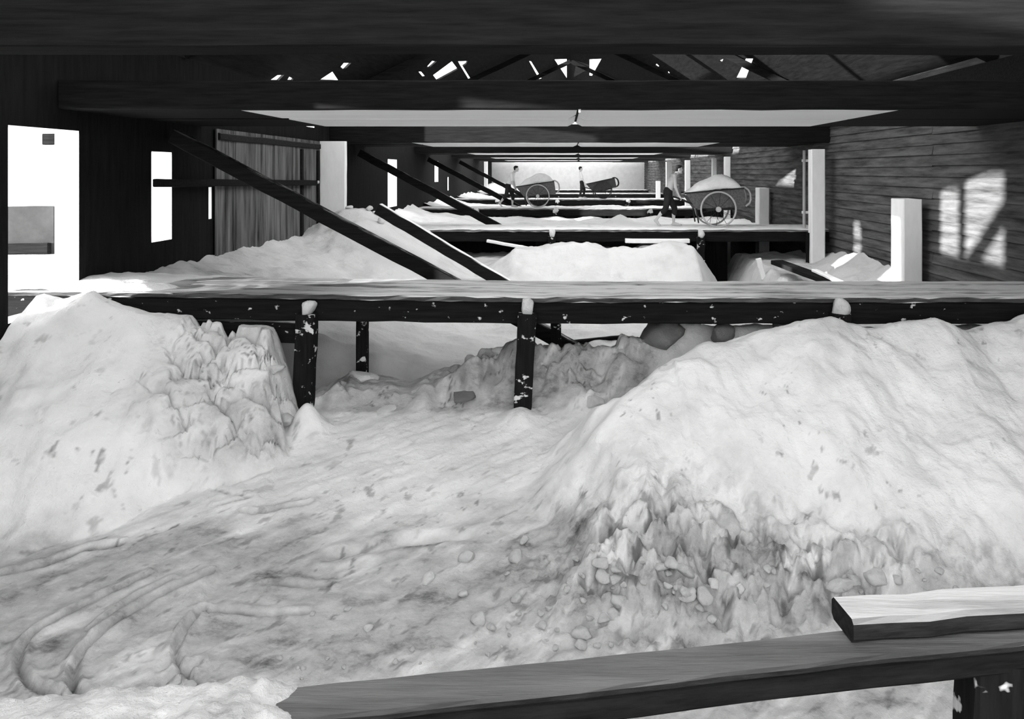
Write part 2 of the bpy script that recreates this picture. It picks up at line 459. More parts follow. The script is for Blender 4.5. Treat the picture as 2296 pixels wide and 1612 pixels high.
def lump(p, size, label, group=None, mesh=None, rot=None, name='salt_lump'):
    o = bpy.data.objects.new(name, mesh or random.choice(lump_meshes)); COL.objects.link(o)
    o.location = p; o.scale = size if isinstance(size, (tuple, list)) else (size, size*random.uniform(.7, 1.1), size*random.uniform(.6, 1))
    o.rotation_euler = rot or (random.uniform(-.4, .4), random.uniform(-.4, .4), random.uniform(0, 6.28))
    tag(o, label, 'salt lump', group)
    return o

walk_lab = ['nearest cross walkway, streaked grey boards on black posts behind the foreground salt',
            'salt-covered walkway carrying the bare-chested man and his cart',
            'salt-covered walkway carrying the man in white and his loaded cart',
            'salt-covered walkway carrying the emptied dark cart',
            'salt-covered walkway just beyond the emptied dark cart',
            'last walkway, a dark line along the foot of the end wall']
postx = {0: (-3.0, -.42, 3.25)}
for k, d in enumerate(DK):
    base = Vector((.45, d, -.3)); wdt = DW[k]
    e = empty('plank_walkway', base); tag(e, walk_lab[k], 'walkway', 'plank walkways across the shed')
    lift = lambda x: .075*max(0, -x/6) if k == 0 else 0
    nb = 4
    for j in range(nb):
        y = d+wdt*(j+.5)/nb
        bm = bmesh.new(); n = 40
        p0 = Vector((-7.3 if (k == 0 and j == 0) else XL+.01, y, -.03)); p1 = Vector((XR-.05, y, -.03))
        timber_bm(bm, p0, p1, wdt/nb-.008, .06, seg=90, wob=.004, bev=.01)
        for v_ in bm.verts:
            v_.co.z += lift(v_.co.x)
            if j == 0 and v_.co.y < y: v_.co.y += random.uniform(-.03, .008)
        bmesh.ops.recalc_face_normals(bm, faces=bm.faces)
        obj('deck_board', bm, M['deck'] if k == 0 else M['deckw'], e, base)
    bm = bmesh.new()
    timber_bm(bm, (-7.3 if k == 0 else XL+.01, d+.09, -.19), (XR-.05, d+.09, -.19), .16, .25 if k == 0 else .24, seg=40)
    for v_ in bm.verts: v_.co.z += lift(v_.co.x)
    bmesh.ops.recalc_face_normals(bm, faces=bm.faces)
    obj('front_beam', bm, M['blackf'] if k == 0 else M['black'], e, base)
    obj('back_beam', timber((XL+.01, d+wdt-.09, -.17), (XR-.05, d+wdt-.09, -.17), .14, .2, seg=16), M['black'], e, base)
    for i, x in enumerate(postx.get(k, (-3.5, -.28, 3.52))):
        lean = .10 if k == 0 else 0
        yy = d-.10
        obj('post', timber((x-lean, yy, -2.6), (x, yy, -.17), .21 if k == 0 else .2, .2, seg=12, up=Vector((0, 1, 0)), wob=.008), M['blackv'], e, base)
        if k < 4: obj('post', timber((x+.33, d+wdt-.25, -2.6), (x+.33, d+wdt-.25, -.28), .14, .14, seg=8, up=Vector((0, 1, 0))), M['blackv'], e, base)
        if k < 4:
            pos = ['left', 'middle', 'right'][i]
            wh = ['nearest walkway', 'walkway of the bare-chested man', 'walkway of the man in white', 'walkway of the emptied cart'][k]
            me = white_lumps[(i+k) % 5]
            lump((x, yy, -.12), (.13, .12, .15) if k == 0 else (.14, .13, .16), f'salt cap on the {pos} front post of the {wh}', 'salt caps on the post tops', me, (0, 0, i), 'salt_pile')
    if k == 0: obj('hanging_board', timber((-5.3, d+.06, -.40), (-2.95, d+.06, -.44), .05, .24, seg=12, wob=.012), M['blackf'], e, base)
    if k == 1:   # black boards added to stand in for shade under the walkway
        for xa, xb in ((-3.4, -.75), (3.45, 4.55)):
            obj('retaining_boards', timber(((xa), d+1.5, -1.2), (xb, d+1.5, -1.2), .06, 1.9, seg=8), M['wallblack'], e, base)
        obj('end_post', timber((6.42, d-.15, -2.6), (6.42, d-.15, -.06), .36, .3, seg=8, up=Vector((0, 1, 0))), M['black'], e, base)

# ------------------------------------------------------------------ salt
SIL = np.array([(-7.5, .0), (-6.38, .04), (-6.08, .10), (-5.8, .02), (-5.47, .13), (-5.12, -.03), (-4.8, -.10), (-4.16, -.17), (-3.55, -.26), (-3.15, -.34), (-2.94, -.5), (-2.74, -.95),
                (-2.54, -.80), (-2.03, -.88), (-1.73, -.93), (-1.33, -.80), (-1.02, -.66), (-.57, -.56), (-.31, -.5), (.14, -.52), (.6, -.45), (.95, -.38), (1.2, -.35), (1.71, -.46), (2.2, -.32),
                (2.87, -.2), (3.08, -.16), (3.53, -.28), (4.24, -.19), (4.64, -.32), (5.23, -.2), (6, -.1), (8, -.1)])
DB = np.array([(-7.5, 6.2), (-6, 6.25), (-4.79, 6.45), (-4.13, 6.93), (-3.57, 7.48), (-3.02, 7.76), (-2.77, 8.1), (-1.5, 8.15), (-.6, 8.1), (-.2, 7.6), (.1, 6.8), (.4, 6.2), (.8, 5.85), (1.5, 5.85), (3.66, 5.95), (6, 5.7), (8, 5.5)])
def floor1(Y): return -2.2+.24*(Y-5.2)
grooves = []
def px_floor(px, py):
    q = (py-VY)/F; d = (EYE+2.2+.24*5.2)/(q+.24); return ((px-VX)*d/F, d)
def gro(pts, wid, dep): grooves.append((np.array([px_floor(*p) for p in pts]), wid, dep))
gro([(128, 1572), (70, 1548), (42, 1510), (42, 1475), (62, 1440), (100, 1412), (150, 1385), (230, 1345), (330, 1300)], .022, .055)
gro([(182, 1570), (162, 1540), (165, 1505), (185, 1470), (225, 1430), (275, 1395), (330, 1360), (400, 1325), (470, 1295)], .025, .06)
gro([(205, 1420), (250, 1380), (310, 1345), (380, 1310)], .02, .04)
gro([(480, 1550), (425, 1520), (395, 1485), (395, 1455), (415, 1415), (455, 1370)], .02, .05)
gro([(355, 1555), (365, 1530), (395, 1515), (440, 1490)], .03, .05)
gro([(0, 1300), (100, 1275), (190, 1240), (270, 1228)], .025, .035)
gro([(545, 1155), (600, 1148), (640, 1140), (700, 1128)], .02, .04)
gro([(440, 1375), (520, 1372), (610, 1376), (690, 1374)], .02, .03)
gro([(590, 1310), (680, 1314), (740, 1312)], .02, .03)
gro([(740, 1250), (900, 1215), (1060, 1200)], .05, .03)
gro([(480, 1104), (560, 1120), (480, 1140)], .02, .02)
def seg_dist(X, Y, P):
    best = np.full(X.shape, 9.0)
    for a, b in zip(P[:-1], P[1:]):
        ab = b-a; L2 = (ab**2).sum()
        t = np.clip(((X-a[0])*ab[0]+(Y-a[1])*ab[1])/L2, 0, 1)
        best = np.minimum(best, np.hypot(X-a[0]-t*ab[0], Y-a[1]-t*ab[1]))
    return best
MID = np.array([(-3.2, -1.25), (-3.03, -1.22), (-2.8, -1.02), (-2.25, -1.1), (-1.91, -1.16), (-1.46, -.99), (-1.13, -.82), (-.85, -.77), (-.63, -.70), (-.35, -.58), (.16, -.70), (.66, -.68), (1.05, -.5), (1.5, -.45), (8, -.45)])
def terrain1(X, Y, fine=True):
    Xw = X+.10*fbm(X*1.3, Y*1.3, 3, 5)
    Yw = Y+.10*fbm(X*1.4, Y*1.4, 3, 6)
    c = np.interp(Xw, SIL[:, 0], SIL[:, 1]); dc = 8.62
    fl = floor1(Y)
    # left heap: rises from its curved foot line to the crest below the walkway
    dbl = np.interp(Xw, DB[:, 0], DB[:, 1])
    tl = np.clip((Yw-dbl)/np.maximum(dc-dbl, .3), 0, 1)
    zl = np.where(Yw < dbl, floor1(np.minimum(Y, dbl)), floor1(dbl)+(c-floor1(dbl))*tl**.8)
    zl = zl-3.0*np.maximum(0, X+2.95+.38*sstep(8.0, 8.4, Y))
    # right heap: steep front, long flank on its left
    xe = -.15+np.clip((Y-8.1)/1.2, 0, 1)*1.0+.12*np.sin(Y*3.1)
    cr = np.interp(Xw, SIL[:, 0], SIL[:, 1]); cr = np.where(X < 1.2, -.40, cr)
    dbr = np.interp(X, [0, .8, 1.5, 3.7, 6, 8], [5.9, 5.85, 5.85, 5.95, 5.7, 5.5])
    tr = np.clip((Yw-dbr)/(dc-dbr), 0, 1)
    front = np.where(Yw < dbr, floor1(np.minimum(Y, dbr)), floor1(dbr)+(cr-floor1(dbr))*tr**.78)
    flank = fl+.92*(Xw-xe)
    zr = smin(front, flank, .15)
    zh = np.where(X < -1.2, zl, zr)
    drop = .9*np.maximum(0, Y-8.75)+1.1*np.maximum(0, Y-8.75)**2
    zh = zh-drop
    # broken salt face under the walkway, behind the posts
    cm = np.interp(X+.12*fbm(X*2, Y, 2, 8), MID[:, 0], MID[:, 1])
    zm = np.minimum(floor1(8.95)+1.5*(Yw-8.95), cm-.9*np.maximum(0, Y-9.6))
    zm = np.where((X < -3.1), -9, zm)
    z = smax(smax(zh, fl*(Y < 9.3)-1.6*(Y >= 9.3), .06), zm, .05)
    z = np.where(Y > 8.5, np.maximum(z, -1.6), z)
    z = np.where(Y < 5.8, np.maximum(z, fl), z)
    on_heap = sstep(.03, .35, z-fl)
    right = sstep(-.3, .6, X)
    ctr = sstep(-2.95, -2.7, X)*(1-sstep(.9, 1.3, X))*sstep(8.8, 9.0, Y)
    z = z + on_heap*(.10*fbm(X*1.0, Y*1.0, 3, 11)+.022*fbm(X*4, Y*4, 5, 3))*(1-.6*sstep(8.2, 8.6, Y))
    # slumps and runnels down the right heap
    z = z + right*on_heap*.03*fbm(X*2.6+.6*Y, Y*.9, 5, 21)
    # crusted broken face on the inner side of the left heap
    rid = np.abs(fbm(X*1.7, Y*1.7+z*1.6, 4, 31)); crust = sstep(-4.7, -3.9, X)*(1-sstep(-2.75, -2.5, X))*sstep(7.3, 7.9, Y)
    z = z - crust*on_heap*.20*np.clip(.30-rid, 0, .30)/.30
    z = z + ctr*on_heap*(.12*fbm(X*2.2, Y*2.6, 4, 41)-.10*np.clip(.25-np.abs(fbm(X*1.9, Y*2.2, 3, 43)), 0, .25)/.25)
    # rubble at the foot of the right heap
    rub = np.exp(-((X-.75)/1.0)**2)*np.exp(-((Y-6.25)/.6)**2)+.8*np.exp(-((X-2.1)/1.3)**2)*np.exp(-((Y-6.15)/.3)**2)
    n = 1-2.4*np.abs(fbm(X*3.0, Y*2.4, 4, 51, .55))
    z = z + np.clip(rub, 0, 1)*(.11*n+.03*fbm(X*9, Y*9, 3, 53))
    # scraped floor
    flo = 1-on_heap
    z = z + flo*(.012*fbm(.6*(.82*X+.57*Y), 3.6*(-.57*X+.82*Y), 5, 61, .62)+.007*fbm(X*9, Y*9, 3, 71))
    z = z + flo*sstep(6.2, 5.4, Y)*.014*fbm(X*6, Y*6, 4, 75)
    for P, wd_, dp in grooves:
        q = seg_dist(X, Y, P)
        z = z - dp*np.exp(-(q/wd_)**2) + .5*dp*np.exp(-((q-2.2*wd_)/wd_)**2)
    # low salt banked round the post feet
    for px_, py_, hh in ((-2.86, 8.45, .32), (-.5, 8.7, .12)): z = z+hh*np.exp(-((X-px_)**2+(Y-py_)**2)/.035)
    return z, on_heap, np.clip(rub, 0, 1), crust*on_heap, ctr
def heap(o, label):
    return tag(o, label, 'salt heap', None, 'stuff')
xs = np.arange(-5.98, 6.86, .02); ys = np.arange(4.2, 10.4, .02)
XX, YY = np.meshgrid(xs, ys)
Z, oh, rub, crust, ctr = terrain1(XX, YY)
U_ = .82*XX+.57*YY; V_ = -.57*XX+.82*YY
streak = .6*fbm(U_*.7, V_*4.2, 5, 91, .62)+.6*fbm(XX*.9, YY*.9, 4, 92)
soil_shade = .95*(1-oh)*(1-sstep(6.2, 7.7, YY)*.85) + .62*crust+.95*ctr+.75*rub+.10  # floor dirt, plus shade on crust, rubble and under-walkway face painted in
soil_shade = np.clip(soil_shade*(1+1.1*streak), 0, 1)
ck = np.abs(fbm(XX*2.3+.4*Z, YY*2.3+Z*2.2, 5, 97, .62))
soil_shade = np.clip(soil_shade+(crust*.9+ctr*.9+.5*rub)*(1-sstep(.0, .10, ck)), 0, 1)
soil_shade = np.clip(soil_shade+ctr*sstep(8.9, 9.2, YY)*.8*sstep(.05, .5, fbm(XX*1.5+2.1, YY*1.5+Z*1.5, 3, 98)), 0, 1)
fl_ = fbm(XX*5, YY*5, 4, 99, .62)
soil_shade = np.clip(soil_shade+.8*sstep(.62, .95, fl_)*sstep(-.2, .5, fbm(XX*.6, YY*.6, 2, 100)), 0, 1)
pk = fbm(XX*4.5, YY*4.5, 4, 95, .6)
soil_shade = np.clip(soil_shade+rub*.9*sstep(.15, .5, pk), 0, 1)
for P, wd_, dp in grooves[:6]: soil_shade = np.clip(soil_shade + .55*np.exp(-(seg_dist(XX, YY, P)/(wd_*.9))**2), 0, 1)
msk = sstep(.05, .5, fbm(XX*1.3, YY*1.3, 3, 103))
ck2 = np.abs(fbm(XX*1.9+.5*Z, YY*1.9+Z*2.0, 4, 104, .55))
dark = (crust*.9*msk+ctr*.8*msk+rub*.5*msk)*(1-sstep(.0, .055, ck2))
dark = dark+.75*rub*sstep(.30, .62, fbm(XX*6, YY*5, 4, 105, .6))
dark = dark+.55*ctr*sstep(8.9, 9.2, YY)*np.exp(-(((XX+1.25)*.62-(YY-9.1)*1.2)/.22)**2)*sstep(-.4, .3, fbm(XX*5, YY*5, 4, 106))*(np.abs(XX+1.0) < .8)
dark = dark+.6*sstep(.72, .95, fbm(XX*8, YY*6, 4, 107, .6))*sstep(-.1, .5, fbm(XX*.8, YY*.8, 2, 108))
dark = dark+.5*(1-oh)*sstep(.55, .9, fbm(U_*3.0, V_*9, 4, 109, .6))*(1-sstep(6.4, 8.4, YY)*.6)
for P, wd_, dp in grooves: dark = dark+(.5 if wd_ < .03 else 0)*np.exp(-(seg_dist(XX, YY, P)/(wd_*.5))**2)*sstep(-.5, .2, fbm(XX*4, YY*4, 3, 110))
dark = np.clip(dark, 0, .85)
heap(grid_mesh('salt_heap', xs, ys, Z, M['salt'], soil_shade, dark), 'large foreground salt heaps with a scraped hollow between them')
xs = np.arange(-7.3, -3.9, .05); ys_ = np.arange(9.02, 10.5, .05); XX, YY = np.meshgrid(xs, ys_)
zd = .085*np.clip(-XX/6, 0, 1.2)-.01+.09*(1-sstep(-6.3, -4.3, XX+.5*fbm(XX*1.5, YY*2, 3, 4)))*(1-sstep(9.9, 10.4, YY+.1*fbm(XX*3, YY*3, 3, 2))*.6)*sstep(9.0, 9.2, YY)+.03*fbm(XX*2, YY*2, 3, 9)-.03*sstep(-5.4, -4.2, XX)
heap(grid_mesh('salt_drift', xs, ys_, zd, M['saltfar']), 'thin salt drift lying on the left end of the nearest walkway by the doorway')
def H1(x, y):
    return float(terrain1(np.array([[x]]), np.array([[y]]))[0][0, 0])

def terrain2(X, Y):
    base_ = -1.5+.55*np.clip((Y-11)/6, 0, 1.2)-.9*sstep(2.9, 3.4, X)*(1-sstep(4.4, 5, X))*sstep(13, 15, Y)
    bank = .05-.34*(X-XL)
    z = smax(base_, bank, .25)
    side = np.maximum(0, -1.1-X)*.8+np.maximum(0, X-3.0)*1.25
    crest = -.30+.10*np.sin(X*2.6+.6)+.06*fbm(X*1.5, Y*0, 3, 7)
    z = smax(z, crest-.60*np.maximum(0, 17.5-Y)-side-.1*np.maximum(0, Y-18.2), .12)
    r = np.hypot((X+5.0)/1.1, (Y-18.0)/1.3)
    z = smax(z, .56-.62*np.maximum(r-.25, 0), .1)
    z = smax(z, -.30-.55*(XR-X)-.1*np.abs(Y-17), .1)
    z = z-1.3*np.maximum(0, 10.6-Y)
    z = z+.09*fbm(X*.8, Y*.8, 4, 15)+.03*fbm(X*3, Y*3, 4, 16)
    cap = np.where((Y > 19.2) & (X > -4.9), -.42, np.where(Y < 10.5, -.42, 9))
    return np.minimum(z, cap)
xs = np.arange(-5.99, 6.85, .05); ys = np.arange(9.75, 21.8, .05); XX, YY = np.meshgrid(xs, ys)
heap(grid_mesh('salt_heap', xs, ys, terrain2(XX, YY), M['salt2'], np.clip(.55*np.exp(-((XX+5.3)/.9)**2)*np.exp(-((YY-11.6)/1.6)**2)*(1+1.6*fbm(XX*3, YY*3, 4, 5)), 0, 1)),
     'salt heap behind the nearest walkway, banked against the left wall and peaking under the bare-chested man')
def H2(x, y): return float(terrain2(np.array([[x]]), np.array([[y]]))[0, 0])
bay_lab = ['flat salt fill between the bare-chested man and the man in white', 'flat salt fill between the man in white and the emptied cart',
           'flat salt fill just beyond the emptied cart', 'farthest flat salt fill in front of the end wall']
for k in range(1, 5):
    y0, y1 = DK[k]+DW[k]+.05, DK[k+1]-.02
    if k == 4: y1 = 63.9
    xs = np.arange(-5.99, 6.85, .1); ys = np.arange(y0, y1, .1); XX, YY = np.meshgrid(xs, ys)
    z = -.36+.5*np.exp(-(XX-XL)/1.1)+.10*fbm(XX*.7, YY*.7, 4, 80+k)
    if k == 1: z = smax(z, .02-.55*np.hypot(XX-2.0, YY-26.5), .05)
    if k == 4: z = smax(z, 1.1-.45*np.hypot(XX+5.2, YY-62), .1); z = np.where((YY > 60.9) & (YY < 63), np.minimum(z, -.35), z)
    else:
        z = np.where(YY > DK[k+1]-.25, np.minimum(z, -.4), z)
    heap(grid_mesh('salt_heap', xs, ys, z, M['saltfar']), bay_lab[k-1])

def hit1(px, py):
    """first point of the foreground salt along the ray through a photo pixel"""
    ds = np.linspace(4.3, 10.2, 700)
    X = (px-VX)*ds/F; Z_ = EYE-(py-VY)*ds/F
    h = terrain1(X, ds)[0]
    k = np.argmax(Z_ <= h)
    return Vector((float(X[k]), float(ds[k]), float(h[k])))

# ------------------------------------------------------------------ white posts along the right wall
def wall_post(x0, x1, y0, y1, z1, label, z0=-2.4):
    base = Vector(((x0+x1)/2, (y0+y1)/2, z0))
    bm = bmesh.new()
    timber_bm(bm, (base.x, base.y, z0), (base.x, base.y, z1), y1-y0, x1-x0, seg=10, up=Vector((1, 0, 0)), bev=.02, wob=.004)
    top = max(v.co.z for v in bm.verts)
    for v in bm.verts:
        if v.co.z > z1-.01: v.co.z -= .05*abs((v.co.x-base.x)/((x1-x0)/2))
    bmesh.ops.recalc_face_normals(bm, faces=bm.faces)
    return tag(obj('wall_post', bm, M['white'], base=base), label, 'post', 'white posts along the right wall')
wall_post(6.38, 6.74, 14.2, 14.75, 1.02, 'short white post nearest the camera on the right wall, beside the sunlit patch')
wall_post(6.25, 6.60, 19.05, 19.33, 2.10, 'tall white post at the right end of the walkway with the bare-chested man')
wall_post(6.42, 6.76, 24.8, 25.3, 1.00, 'short white post on the right wall just right of the loaded cart')
wall_post(6.20, 6.42, 29.0, 29.25, 2.1, 'tall white post on the right wall behind the salt on the nearest cart')
wall_post(6.36, 6.54, 32.2, 32.5, 2.1, 'white post on the right wall just left of the salt load on the nearest cart')
wall_post(6.15, 6.40, 38.0, 38.3, 2.1, 'white post on the right wall just right of the bare-chested man')
wall_post(6.1, 6.45, 44.6, 45.0, 2.1, 'white post on the right wall just left of the bare-chested man')
wall_post(6.2, 6.5, 50.4, 50.7, .9, 'farthest low white post by the right corner of the end wall')
# downpipe beside the tall post
p = empty('downpipe', (6.35, 19.95, .0)); tag(p, 'thin pale pipe fixed left of the tall white post on the right wall', 'pipe')
bm = bmesh.new(); tube_bm(bm, [(0, 0, .02), (0, 0, 1.0), (0, 0, 2.05)], .04, 10); obj('pipe', bm, M['rim'], p)
for z_ in (.42, 1.78):
    bm = bmesh.new(); timber_bm(bm, (-.06, 0, z_), (.5, 0, z_), .05, .07, seg=2, bev=.008, wob=0); obj('bracket', bm, M['white'], p)

# ------------------------------------------------------------------ left wall: pillar, door, rail, pale jamb fittings
bm = bmesh.new(); timber_bm(bm, (-5.64, 18.62, -1.2), (-5.64, 18.62, 2.235), .64, .16, seg=12, up=Vector((0, 1, 0)), bev=.02, wob=.004)
bmesh.ops.recalc_face_normals(bm, faces=bm.faces)
tag(obj('wall_pillar', bm, M['white'], base=(-5.64, 18.62, -1.2)), 'broad whitewashed pillar rising from the salt on the left', 'pillar')
bm = bmesh.new(); timber_bm(bm, (-5.85, 57.6, -.6), (-5.85, 57.6, 2.235), .28, .3, seg=6, up=Vector((0, 1, 0)), bev=.02, wob=.003)
bmesh.ops.recalc_face_normals(bm, faces=bm.faces)
tag(obj('wall_pillar', bm, M['white'], base=(-5.85, 57.6, -.6)), 'thin white pillar at the left corner of the end wall', 'pillar')
e = empty('board_door', (-5.97, 15.9, .0)); tag(e, 'grey streaked board door on the left wall behind the long brace', 'door', None, 'thing')
bm = bmesh.new(); y = 13.0
while y < 18.5:
    wv = random.choice([.34, .42, .5]); dx = random.uniform(0, .02)
    y2 = min(y+wv, 18.5)
    timber_bm(bm, (-5.965+dx, (y+y2)/2, -.4), (-5.965+dx, (y+y2)/2, 2.23), y2-y-.012, .035, seg=4, up=Vector((1, 0, 0)), bev=.006, wob=.003)
    y = y2
bmesh.ops.recalc_face_normals(bm, faces=bm.faces)
obj('boards', bm, M['door'], e, (-5.97, 15.9, 0))
obj('batten', timber((-5.92, 13.05, 2.1), (-5.92, 18.45, 2.1), .05, .12, seg=8), M['plank'], e, (-5.97, 15.9, 0))
for yy in (17.2, 18.35): obj('batten', timber((-5.92, yy, .2 if yy > 18 else -.2), (-5.92, yy, 2.0), .14, .05, seg=6, up=Vector((1, 0, 0))), M['black'], e, (-5.97, 15.9, 0))
obj('latch', timber((-5.9, 17.6, 1.24), (-5.9, 18.3, 1.24), .05, .07, seg=2, wob=.001), M['rim'], e, (-5.97, 15.9, 0))['label'] = 'pale latch'
tag(obj('hand_rail', timber((-5.86, 10.9, 1.33), (-5.82, 17.9, 1.23), .07, .12, seg=14), M['black'], base=(-5.86, 14, 1.3)), 'dark rail running along the left wall across the narrow window and board door', 'rail')
tag(obj('iron_bracket', timber((-6.29, 9.44, 1.90), (-6.46, 9.44, 1.90), .08, .14, seg=2, wob=.003), M['black'], base=(-6.4, 9.46, 1.9)), 'small dark bracket high in the left doorway', 'bracket')
# unseen timber added across the high opening to cast a diagonal shadow
tag(obj('diagonal_brace', timber((-6.15, 5.36, 2.42), (-6.15, 6.55, 1.30), .14, .30, seg=5), M['black'], base=(-6.15, 6.2, 2.2)), 'short brace across the high opening in the left wall that shades the sun patch', 'brace')
# outside the doorway
e = empty('yard_wall', (-16, 16, -.25)); tag(e, 'low grey yard wall seen outside through the left doorway', 'wall', None, 'thing')
m_, nt_, b_ = new_mat('grey_yard_wall'); n_ = noise(nt_, 1.2, (1, 1, 1), 6, .7)
nt_.links.new(ramp(nt_, n_.outputs[0], [(.35, .035), (.65, .055)]).outputs[0], b_.inputs['Base Color'])
obj('wall_body', timber((-30, 16.15, .25), (-10.75, 16.15, .25), .3, 1.0, seg=30, wob=.01), m_, e, (-16, 16, -.25))
obj('plinth', timber((-30, 15.95, -.13), (-10.8, 15.95, -.13), .12, .22, seg=30, wob=.02), M['black'], e, (-16, 16, -.25))

# ------------------------------------------------------------------ braces from the left wall down into the salt
lab = ['long dark brace sloping from the left wall down behind the nearest walkway', 'dark brace sloping down in front of the walkway with the man in white',
       'dark brace sloping down in front of the emptied cart walkway', 'dark brace sloping down at the left of the man in white']
for k in range(4):
    y = DK[k]+2.5; x1 = .3 if k == 0 else -1.35
    p0 = Vector((-5.9, y, 2.03)); p1 = Vector((x1, y, 2.03-(x1+5.9)*.53))
    tag(obj('diagonal_brace', timber(p0, p1, .19, .21, seg=22, wob=.008), M['brace'], base=p0), lab[k], 'brace', 'dark diagonal braces on the left')
p0 = Vector((-4.02, 16.5, .69)); p1 = Vector((-.95, 16.5, -1.13))
tag(obj('diagonal_brace', timber(p0, p1, .26, .24, seg=14, wob=.008), M['brace2'], base=p0), 'dark brace with a salt-dusted top edge, its upper end resting on the salt mound', 'brace')

# ------------------------------------------------------------------ foreground timbers
a = Vector((-2.2, 1.945, -.035)); b = Vector((3.4, 2.819, -.035))
e = empty('foreground_walkway', (0, 2.35, -.1)); tag(e, 'weathered grey timber running along the bottom edge of the photo on black posts', 'walkway')
B0 = Vector((0, 2.35, -.1))
obj('top_plank', timber(a, b, .15, .03, seg=40, wob=.003, bev=.008), M['plank'], e, B0)
obj('beam', timber(a-Vector((0, -.01, .06)), b-Vector((0, -.01, .06)), .13, .085, seg=30, wob=.004), M['black'], e, B0)
dr = (b-a).normalized()
for x_, sz in ((0.0, .17), (1.45, .22)):
    c = a+dr*((x_-a.x)/dr.x)
    bm = bmesh.new(); timber_bm(bm, (c.x, c.y+.02, -2.3), (c.x, c.y+.02, -.115), sz, .15, seg=10, up=Vector((0, 1, 0)), wob=.006)
    bmesh.ops.recalc_face_normals(bm, faces=bm.faces); obj('post', bm, M['blackv'], e, B0)
xs = np.arange(-2.2, -.55, .012); ys_ = np.arange(1.78, 2.42, .012); XX, YY = np.meshgrid(xs, ys_)
yc = 1.945+(XX+2.2)*.156
cov = 1-sstep(-1.0, -.62, XX+.18*fbm(XX*5, YY*5, 4, 33))
zd = -.06+.075*cov+.02*fbm(XX*4, YY*4, 4, 34)*cov+.008*fbm(XX*25, YY*25, 3, 35)*cov-.9*np.maximum(0, np.abs(YY-yc)-.085)
heap(grid_mesh('salt_drift', xs, ys_, zd, M['salt2'], np.clip(.6+.6*fbm(XX*6, YY*6, 4, 36), 0, 1)), 'speckled salt burying the left end of the grey timber at the bottom edge')
p0 = Vector((.92, 2.50, .022)); p1 = Vector((3.0, 2.741, .022))
tag(obj('loose_plank', timber(p0, p1, .15, .075, seg=16, wob=.004, bev=.014), M['plank2'], base=p0), 'short salt-dusted plank lying on the grey timber at the bottom right corner', 'plank')

# ------------------------------------------------------------------ loose planks and poles
def loose(p0, p1, wd, ht, mat, label, name='loose_plank', cat='plank'):
    return tag(obj(name, timber(p0, p1, wd, ht, seg=8, wob=.004), M[mat], base=p0), label, cat)
loose(at(1093, 540, 18.9), at(1236, 566, 18.3), .10, .07, 'white', 'pale pole sloping over the salt under the bare-chested man\'s walkway')
loose(at(1402, 540, 19.15), at(1545, 540, 19.15), .22, .10, 'white', 'white board under the walkway edge below the bare-chested man')
loose(at(1285, 768, 12.4), at(1400, 756, 12.7), .07, .08, 'black', 'thin dark pole lying on the salt behind the nearest walkway')
loose(at(1742, 588, 17.6), at(1900, 645, 14.6), .30, .10, 'black', 'dark plank lying on the salt at the right, pointing towards the camera')
loose(at(1826, 606, 16.0), at(1905, 642, 14.2), .12, .06, 'white', 'narrow pale plank beside the dark plank on the right')
loose(at(2200, 704, 11.2), at(2285, 735, 10.6), .25, .05, 'plank', 'grey board leaning under the right end of the nearest walkway')
loose(at(1700, 580, 18.2), at(1712, 625, 18.2), .14, .12, 'white', 'white stub of timber under the right end of the bare-chested man\'s walkway', 'timber_stub', 'timber')

# ------------------------------------------------------------------ lumps of salt
rnd = random.Random(3)
foot = [(1600, 1318, .065), (1662, 1325, .06), (1535, 1288, .10), (1885, 1322, .12), (1968, 1312, .12), (958, 1300, .07), (1042, 1338, .06), (1075, 1392, .07), (1100, 1408, .05), (826, 1412, .045),
        (428, 1545, .07), (470, 1538, .05), (395, 1535, .06), (780, 1370, .035), (700, 1380, .03)]
desc = ['round white salt lump, left of a pair at the foot of the right heap', 'round white salt lump, right of a pair at the foot of the right heap', 'slab of crusted salt leaning just above the pair of round lumps',
        'salt slab behind the short plank in the bottom right corner, left one', 'salt slab behind the short plank in the bottom right corner, right one', 'white salt lump alone on the scraped floor, farthest of three',
        'white salt lump with a dark underside on the scraped floor, middle of three', 'dark-sided salt lump near the grey timber, nearest of three', 'small lump beside the dark-sided salt lump near the grey timber',
        'small white lump on the scraped floor left of the grey timber middle', 'wedge of salt at the bottom left beside the curved tracks', 'small salt chunk right of the wedge at the bottom left', 'salt chunk left of the wedge at the bottom left',
        'thin salt chunk standing on the scraped floor', 'smallest salt chunk on the scraped floor near the thin one']
for (x, y, sz), l in zip(foot, desc):
    p = hit1(x, y); p.z += sz*.25
    lump(p, sz, l, None, rnd.choice(white_lumps if 'white' in l else lump_meshes))
for i in range(70):
    x = rnd.gauss(1400, 130); y = rnd.gauss(1330, 70)
    if i > 52: x = rnd.uniform(1700, 2200); y = rnd.gauss(1310, 25)
    if not (1180 < y < 1455): continue
    p = hit1(x, y); sz = rnd.choice([.03, .035, .04, .05, .065, .09]); p.z += sz*.2
    lump(p, sz, 'rough salt lump in the rubble along the foot of the right heap', 'salt rubble at the foot of the right heap', rnd.choice(lump_meshes))
for i in range(26):
    x = rnd.uniform(560, 1250); y = 1545-(x-560)*.115-rnd.uniform(5, 75)
    p = hit1(x, y); sz = rnd.choice([.015, .02, .025, .03]); p.z += sz*.2
    lump(p, sz, 'small salt crumb on the floor just behind the grey timber', 'salt crumbs behind the grey timber', rnd.choice(lump_meshes))
